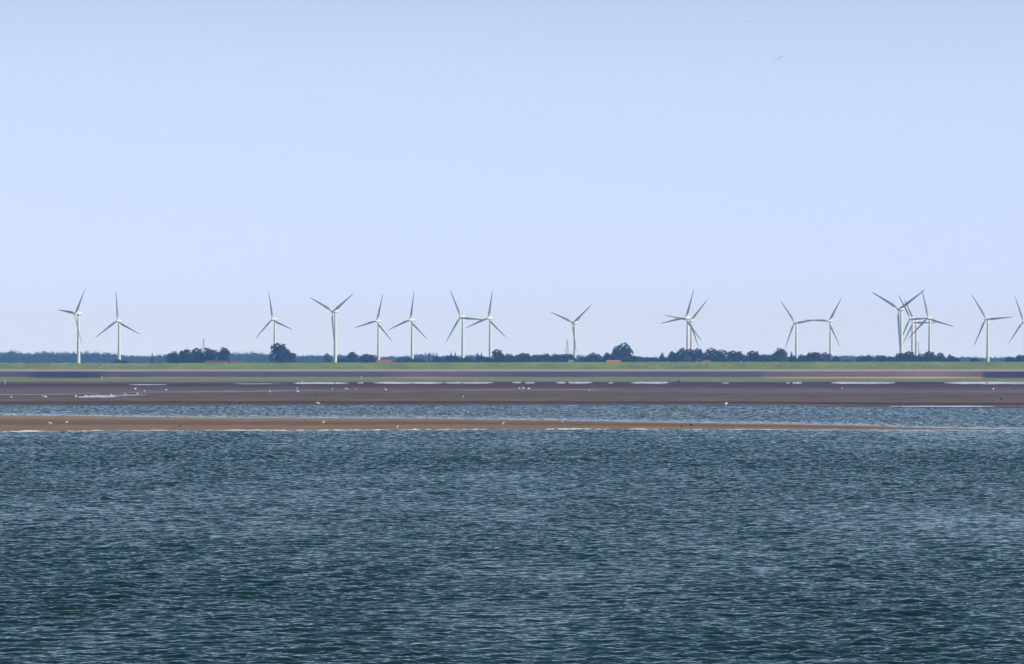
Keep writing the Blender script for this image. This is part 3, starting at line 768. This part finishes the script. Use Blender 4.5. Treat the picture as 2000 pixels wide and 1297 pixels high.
mast(1108, 663, 7900, 0.55, 'faint grey lattice mast just left of the lone middle turbine')
mast(1793, 668, 8300, 0.6, 'faint grey lattice mast behind the right tree clump')

# ---------------------------------------------------------------- birds, sheep, posts
m_gull = mat('white_feathers', (0.85, 0.84, 0.82), 0.8, 0.1)
m_wing = mat('grey_feathers', (0.72, 0.73, 0.74), 0.8, 0.1)
m_beak = mat('orange_beak', (0.7, 0.35, 0.05), 0.5, 0.3)
m_black = mat('black_feathers', (0.015, 0.014, 0.015), 0.8, 0.1)
m_wool = mat('sheep_wool', (0.72, 0.67, 0.56), 0.95, 0.05, noise=3.0, ncol=(0.60, 0.55, 0.46))
m_face = mat('sheep_skin', (0.10, 0.08, 0.07), 0.9, 0.1)
def ring_body(pts, n=10, flat=1.0):
    """continuous body: list of (x, z, ry, rz)"""
    secs = []
    for x, z, ry, rz in pts:
        secs.append([(x, ry * math.cos(a), z + rz * math.sin(a)) for a in [i * math.tau / n for i in range(n)]])
    return loft(secs)
def smoothm(me):
    me.polygons.foreach_set('use_smooth', [True] * len(me.polygons)); return me
ME_GB = smoothm(mesh('gull_body', *ring_body([(-0.27, 0.235, 0.012, 0.008), (-0.2, 0.25, 0.045, 0.03), (-0.1, 0.27, 0.11, 0.10), (0.02, 0.28, 0.13, 0.125), (0.11, 0.31, 0.11, 0.11), (0.15, 0.36, 0.052, 0.055), (0.175, 0.405, 0.048, 0.05), (0.205, 0.42, 0.045, 0.042), (0.235, 0.418, 0.02, 0.02)])))
def wing_fold():
    v, f = [], []
    for s in (-1, 1):
        vv, ff = loft([[(x, s * (y + 0.012 * math.cos(a)), z + h * math.sin(a)) for a in [i * math.tau / 8 for i in range(8)]] for x, y, z, h in
                       [(-0.33, 0.02, 0.25, 0.006), (-0.22, 0.055, 0.268, 0.022), (-0.1, 0.088, 0.295, 0.05), (0.02, 0.1, 0.305, 0.06), (0.09, 0.088, 0.32, 0.03)]])
        k = len(v); v += vv; f += [tuple(i + k for i in q) for q in ff]
    return mesh('gull_wings', v, f)
ME_GW = wing_fold()
def legs():
    bm = bmesh.new()
    for s in (-1, 1):
        bmesh.ops.create_cone(bm, cap_ends=True, segments=6, radius1=0.008, radius2=0.011, depth=0.2, matrix=Matrix.Translation((0.0, s * 0.035, 0.1)))
        bmesh.ops.create_cone(bm, cap_ends=True, segments=5, radius1=0.03, radius2=0.012, depth=0.012, matrix=Matrix.Translation((0.02, s * 0.035, 0.006)))
    me = bpy.data.meshes.new('gull_legs'); bm.to_mesh(me); bm.free(); return me
ME_GL = legs()
ME_BK = mesh('gull_beak', *ring_body([(0.232, 0.418, 0.012, 0.012), (0.265, 0.412, 0.009, 0.011), (0.29, 0.402, 0.003, 0.004)], 6))
def bird_root(name, dark=False):
    r = empty(name, (0, 0, 0))
    def part(n, me, m):
        o = bpy.data.objects.new(n, me); COL.objects.link(o); o.parent = r
        if not me.materials: me.materials.append(m)
        o.material_slots[0].link = 'OBJECT'; o.material_slots[0].material = m
    part('body', ME_GB, m_black if dark else m_gull); part('wings', ME_GW, m_black if dark else m_wing)
    part('legs', ME_GL, m_beak); part('beak', ME_BK, m_beak)
    return r
def ground_z(px, py):
    f, b = interp(BAR_FRONT, px), interp(BAR_BACK, px)
    if b <= py <= f:
        v = (dist(py) - dist(f)) / (dist(b) - dist(f)); return max(0.0, bar_z(px, v))
    if py > 747: return 0.13
    if py > 740: return 0.2
    return 0.45
g0 = bird_root('gull'); d0 = bird_root('shore_bird', True)
used = {'g': False, 'd': False}
rb = random.Random(8)
def put_bird(px, py, label, dark=False, s=1.0, rz=None, group=None):
    p = d0 if dark else g0; key = 'd' if dark else 'g'
    r = p if not used[key] else copy_tree(p); used[key] = True
    D = EYE * F / (py + 0.0 - HOR)
    gz = ground_z(px, py)
    D = (EYE - gz) * F / (py - HOR)
    r.location = (xat(px, D), D, gz - 0.004); r.scale = (s, s, s)
    r.rotation_euler = (0, 0, rb.uniform(-3.1, 3.1) if rz is None else rz)
    tag(r, label, 'bird', group or ('dark birds on the flats' if dark else 'gulls on the flats'))
PI = math.pi
for px, py, rz, lab in [(27, 814.5, 2.7, 'white gull on the back edge of the sandbar at the far left'), (98, 831.6, 2.9, 'left white gull of the two standing close on the left sandbar'),
                        (129.5, 829.6, -0.3, 'right white gull of the two standing close on the left sandbar'), (631, 829.8, -0.2, 'white gull standing alone in the middle of the sandbar'),
                        (775, 838.6, -0.4, 'white gull at the water edge of the sandbar'), (982, 831.8, -0.4, 'white gull on the sandbar below the middle pair of turbines'),
                        (1654, 830.2, -0.9, 'white gull at the thin right end of the sandbar')]:
    put_bird(px, py, lab, s=1.5, rz=rz, group='gulls on the sandbar')
MUDG = [(85, 778.8), (88.8, 778.8), (22, 779.8), (168, 777.6), (189, 776.6), (218, 775.8), (244, 773.4), (268, 772.6), (264.5, 762.4), (282, 767.5), (148, 777.8), (324, 765), (527, 768.3), (580, 762), (581.5, 768), (649, 762.8),
        (674.5, 762), (678, 763), (694, 763), (753, 764), (621, 792), (1014, 761), (1022, 761), (1033, 762), (1151, 766.3), (1418, 793), (1644, 761.2), (1940, 763), (904, 779), (590, 747.6)]
MUDG.sort()
segm = {}
for px, py in MUDG: segm.setdefault(sum(1 for a in TX if a < px), []).append((px, py))
for k, lst in segm.items():
    for i, (px, py) in enumerate(lst):
        w = where(k)
        put_bird(px, py, 'tiny white gull on mudflat %s%s' % (nth(i, len(lst)), w), s=2.1, group='gulls on the mudflat')
for px, py, lab, s in [(1325, 748.5, 'small black bird below the green strip, right of a bright mirage patch', 3.2), (1145.5, 759.8, 'small dark bird on the mudflat below the lone middle turbine', 1.7), (1350, 834, 'black bird on the sandbar below the overlapping turbine pair', 1.2),
                       (1331, 835.6, 'faint dark bird on the sandbar, left of the blacker one', 0.8), (340, 787, 'dark bird low on the mudflat below the left tree clump', 1.3), (468, 790.5, 'dark bird at the channel edge, right one of two', 1.5),
                       (447, 791.5, 'dark bird at the channel edge, left one of two', 1.3), (617, 773.6, 'dark bird on the mudflat left of the big V bladed turbine', 1.4), (1612, 790.5, 'dark bird at the far channel edge towards the right', 1.4),
                       (1955, 782.3, 'dark bird on the mudflat at the far right', 1.6), (351, 834.8, 'tiny dark bird on the left part of the sandbar', 0.8), (596, 822.8, 'tiny dark bird near the back of the sandbar', 0.7)]:
    put_bird(px, py, lab, True, s)
# flying gulls
m_fly = mat('flight_feathers', (0.22, 0.23, 0.26), 0.8, 0.1)
def flying(px, py, D, rz, bank, label, s=1.0, dih=0.25):
    r = empty('flying_gull', (xat(px, D), D, zat(py, D)), rz, s)
    r.rotation_euler = (bank, 0, rz)
    b = link('body', smoothm(mesh('flying_body', *ring_body([(-0.3, 0.0, 0.05, 0.008), (-0.2, 0.0, 0.04, 0.03), (-0.08, 0, 0.07, 0.065), (0.06, 0, 0.08, 0.08), (0.16, 0.015, 0.055, 0.055), (0.23, 0.025, 0.04, 0.04), (0.28, 0.02, 0.014, 0.014), (0.32, 0.012, 0.004, 0.004)]))), m_gull, r)
    for sd in (-1, 1):
        secs = []
        for t, xo, ch, z in [(0.04, 0.05, 0.20, 0.02), (0.25, 0.1, 0.19, 0.02 + dih * 0.25), (0.42, 0.06, 0.16, 0.02 + dih * 0.30), (0.6, -0.04, 0.1, 0.02 + dih * 0.22), (0.72, -0.14, 0.02, 0.02 + dih * 0.10)]:
            secs.append([(xo + ch * 0.5 * math.cos(a), sd * t, z + 0.01 * math.sin(a)) for a in [i * math.tau / 8 for i in range(8)]])
        link('wing', mesh('flying_wing', *loft(secs)), m_fly, r)
    return tag(r, label, 'bird', 'gulls in flight')
flying(1522, 115, 1080, 1.35, -0.5, 'gull gliding high in the upper right sky', 1.45)
flying(1463.5, 42.5, 1480, 0.4, 0.5, 'tiny faint gull near the top edge of the sky', 1.0)
flying(1098, 824.5, 1010, 1.2, 0.5, 'gull flying low over the back edge of the sandbar', 0.8)
flying(1401, 743, 2600, 1.3, 0.5, 'pale gull flying low in front of the green mirage strip', 1.3)
flying(649, 750, 2500, 1.3, 0.3, 'pale gull flying low over the bright mirage patch', 1.0)

# sheep
def sheep_meshes():
    body = smoothm(mesh('sheep_body', *ring_body([(-0.62, 0.72, 0.08, 0.1), (-0.5, 0.72, 0.24, 0.26), (-0.2, 0.72, 0.31, 0.32), (0.15, 0.72, 0.3, 0.31), (0.42, 0.76, 0.24, 0.25), (0.6, 0.85, 0.13, 0.15), (0.7, 0.9, 0.09, 0.1)])))
    head = smoothm(mesh('sheep_head', *ring_body([(0.66, 0.9, 0.09, 0.1), (0.78, 0.88, 0.1, 0.11), (0.92, 0.8, 0.065, 0.07), (0.99, 0.76, 0.04, 0.045)])))
    bm = bmesh.new()
    for x in (-0.4, 0.34):
        for y in (-0.16, 0.16):
            bmesh.ops.create_cone(bm, cap_ends=True, segments=6, radius1=0.04, radius2=0.07, depth=0.5, matrix=Matrix.Translation((x, y, 0.25)))
    lg = bpy.data.meshes.new('sheep_legs'); bm.to_mesh(lg); bm.free()
    return body, head, lg
SB, SH, SL = sheep_meshes()
sh0 = empty('sheep', (0, 0, 0))
link('body', SB, m_wool, sh0); link('head', SH, m_face, sh0); link('legs', SL, m_face, sh0)
SHEEP = [(13, 710.5), (123, 711), (39, 717), (36.5, 718.5), (146, 718.3), (195, 718.8), (199, 717.6), (202, 714), (211, 713.6), (223.5, 719.6), (441, 710.5), (338, 716), (352, 715), (530.5, 713), (539, 713), (646.5, 717.4), (659, 718), (666, 718),
         (702.5, 713.6), (712, 713.6), (715.5, 714.8), (724.5, 716.8), (940, 708.6), (979, 713.4), (982.5, 713.6), (1237, 715), (1252.5, 714.5), (1258.5, 714.3), (1274, 716.8), (1266, 717), (1283, 715), (1269, 707.4), (1303, 708), (1316, 715.8), (1328, 716),
         (1361, 708.2), (1374.5, 709.7), (1374, 716), (1424, 716), (1426, 716.3), (1434, 708.6), (1447, 707.2), (1487, 713.5), (1498, 712.5), (1494.5, 718.8), (1515.5, 711), (1539, 716), (1573, 708), (1594.5, 709), (1599, 707.6), (1653, 712), (1699, 710), (1703, 716), (1706, 716),
         (1729, 708.7), (1733, 709), (1741.5, 715), (1751, 716.8), (1772, 714.6), (1804, 711.4), (1808.5, 716.2), (1811, 717.8), (1819, 714.7), (1836.5, 714), (1847.5, 711.6), (1867.5, 713.4), (1992, 709)]
SHEEP.sort()
sg = {}
for p in SHEEP: sg.setdefault(sum(1 for a in TX if a < p[0]), []).append(p)
first = True; rs_ = random.Random(4)
for k in sorted(sg):
    for i, (px, py) in enumerate(sg[k]):
        r = sh0 if first else copy_tree(sh0); first = False
        yc = interp(CREST, px); t = (722.2 - (py + 0.4)) / (722.2 - yc); t = max(0.02, min(0.99, t))
        # invert the projection along the slope
        cz = crest_z(px)
        lo, hi = 0.0, 1.0
        for _ in range(30):
            m_ = (lo + hi) / 2; D = DIKE0 + (DIKE1 - DIKE0) * m_; z = 0.62 + (cz - 0.62) * m_
            yy = HOR + (EYE - z) * F / D
            if yy > py + 0.5: lo = m_
            else: hi = m_
        r.location = (xat(px, D), D, z - 0.03); s = rs_.uniform(1.0, 1.35); r.scale = (s, s, s)
        r.rotation_euler = (0, 0, rs_.choice((0, PI)) + rs_.uniform(-0.6, 0.6))
        n = len(sg[k])
        w = where(k)
        pos = nth(i, n) if n <= 12 else '%s from left of the many ' % ORD[i + 1]
        tag(r, 'white sheep on dike %s%s' % (pos, w), 'sheep', 'sheep grazing on the dike')
# posts
m_post = mat('pale_post', (0.7, 0.7, 0.68), 0.7, 0.2)
for px, py, h, lab in [(199, 744, 2.2, 'thin pale marker post at the left of the green mirage strip'), (706, 741, 1.6, 'pale marker post on the green mirage strip near the middle left'), (10, 752, 2.2, 'pale marker post at the left edge of the marsh')]:
    D = dist(py); bm = bmesh.new()
    bmesh.ops.create_cone(bm, cap_ends=True, segments=8, radius1=0.14, radius2=0.11, depth=h, matrix=Matrix.Translation((0, 0, h / 2)))
    bmesh.ops.create_cone(bm, cap_ends=True, segments=8, radius1=0.28, radius2=0.28, depth=0.5, matrix=Matrix.Translation((0, 0, h - 0.2)))
    me = bpy.data.meshes.new('marker_post'); bm.to_mesh(me); bm.free()
    o = link('marker_post', me, m_post); o.location = (xat(px, D), D, ground_z(px, py))
    tag(o, lab, 'post', 'marker posts on the marsh')

# ---------------------------------------------------------------- haze
bm = bmesh.new()
bmesh.ops.create_cube(bm, size=1, matrix=Matrix.Translation((0, 4500, 55.0)) @ Matrix.Diagonal((13200, 16000, 114.6, 1)))
me = bpy.data.meshes.new('haze'); bm.to_mesh(me); bm.free()
mh = bpy.data.materials.new('haze'); mh.use_nodes = True
nt = mh.node_tree
nt.nodes.remove(nt.nodes['Principled BSDF'])
pv = nt.nodes.new('ShaderNodeVolumePrincipled')
pv.inputs['Color'].default_value = (0.20, 0.44, 1.0, 1)
pv.inputs['Absorption Color'].default_value = (1, 1, 1, 1)
pv.inputs['Density'].default_value = 6.6e-5
nt.links.new(pv.outputs[0], nt.nodes['Material Output'].inputs['Volume'])
hz = link('haze', me, mh)
tag(hz, 'thin bluish sea haze over the whole view', None, None, 'stuff')
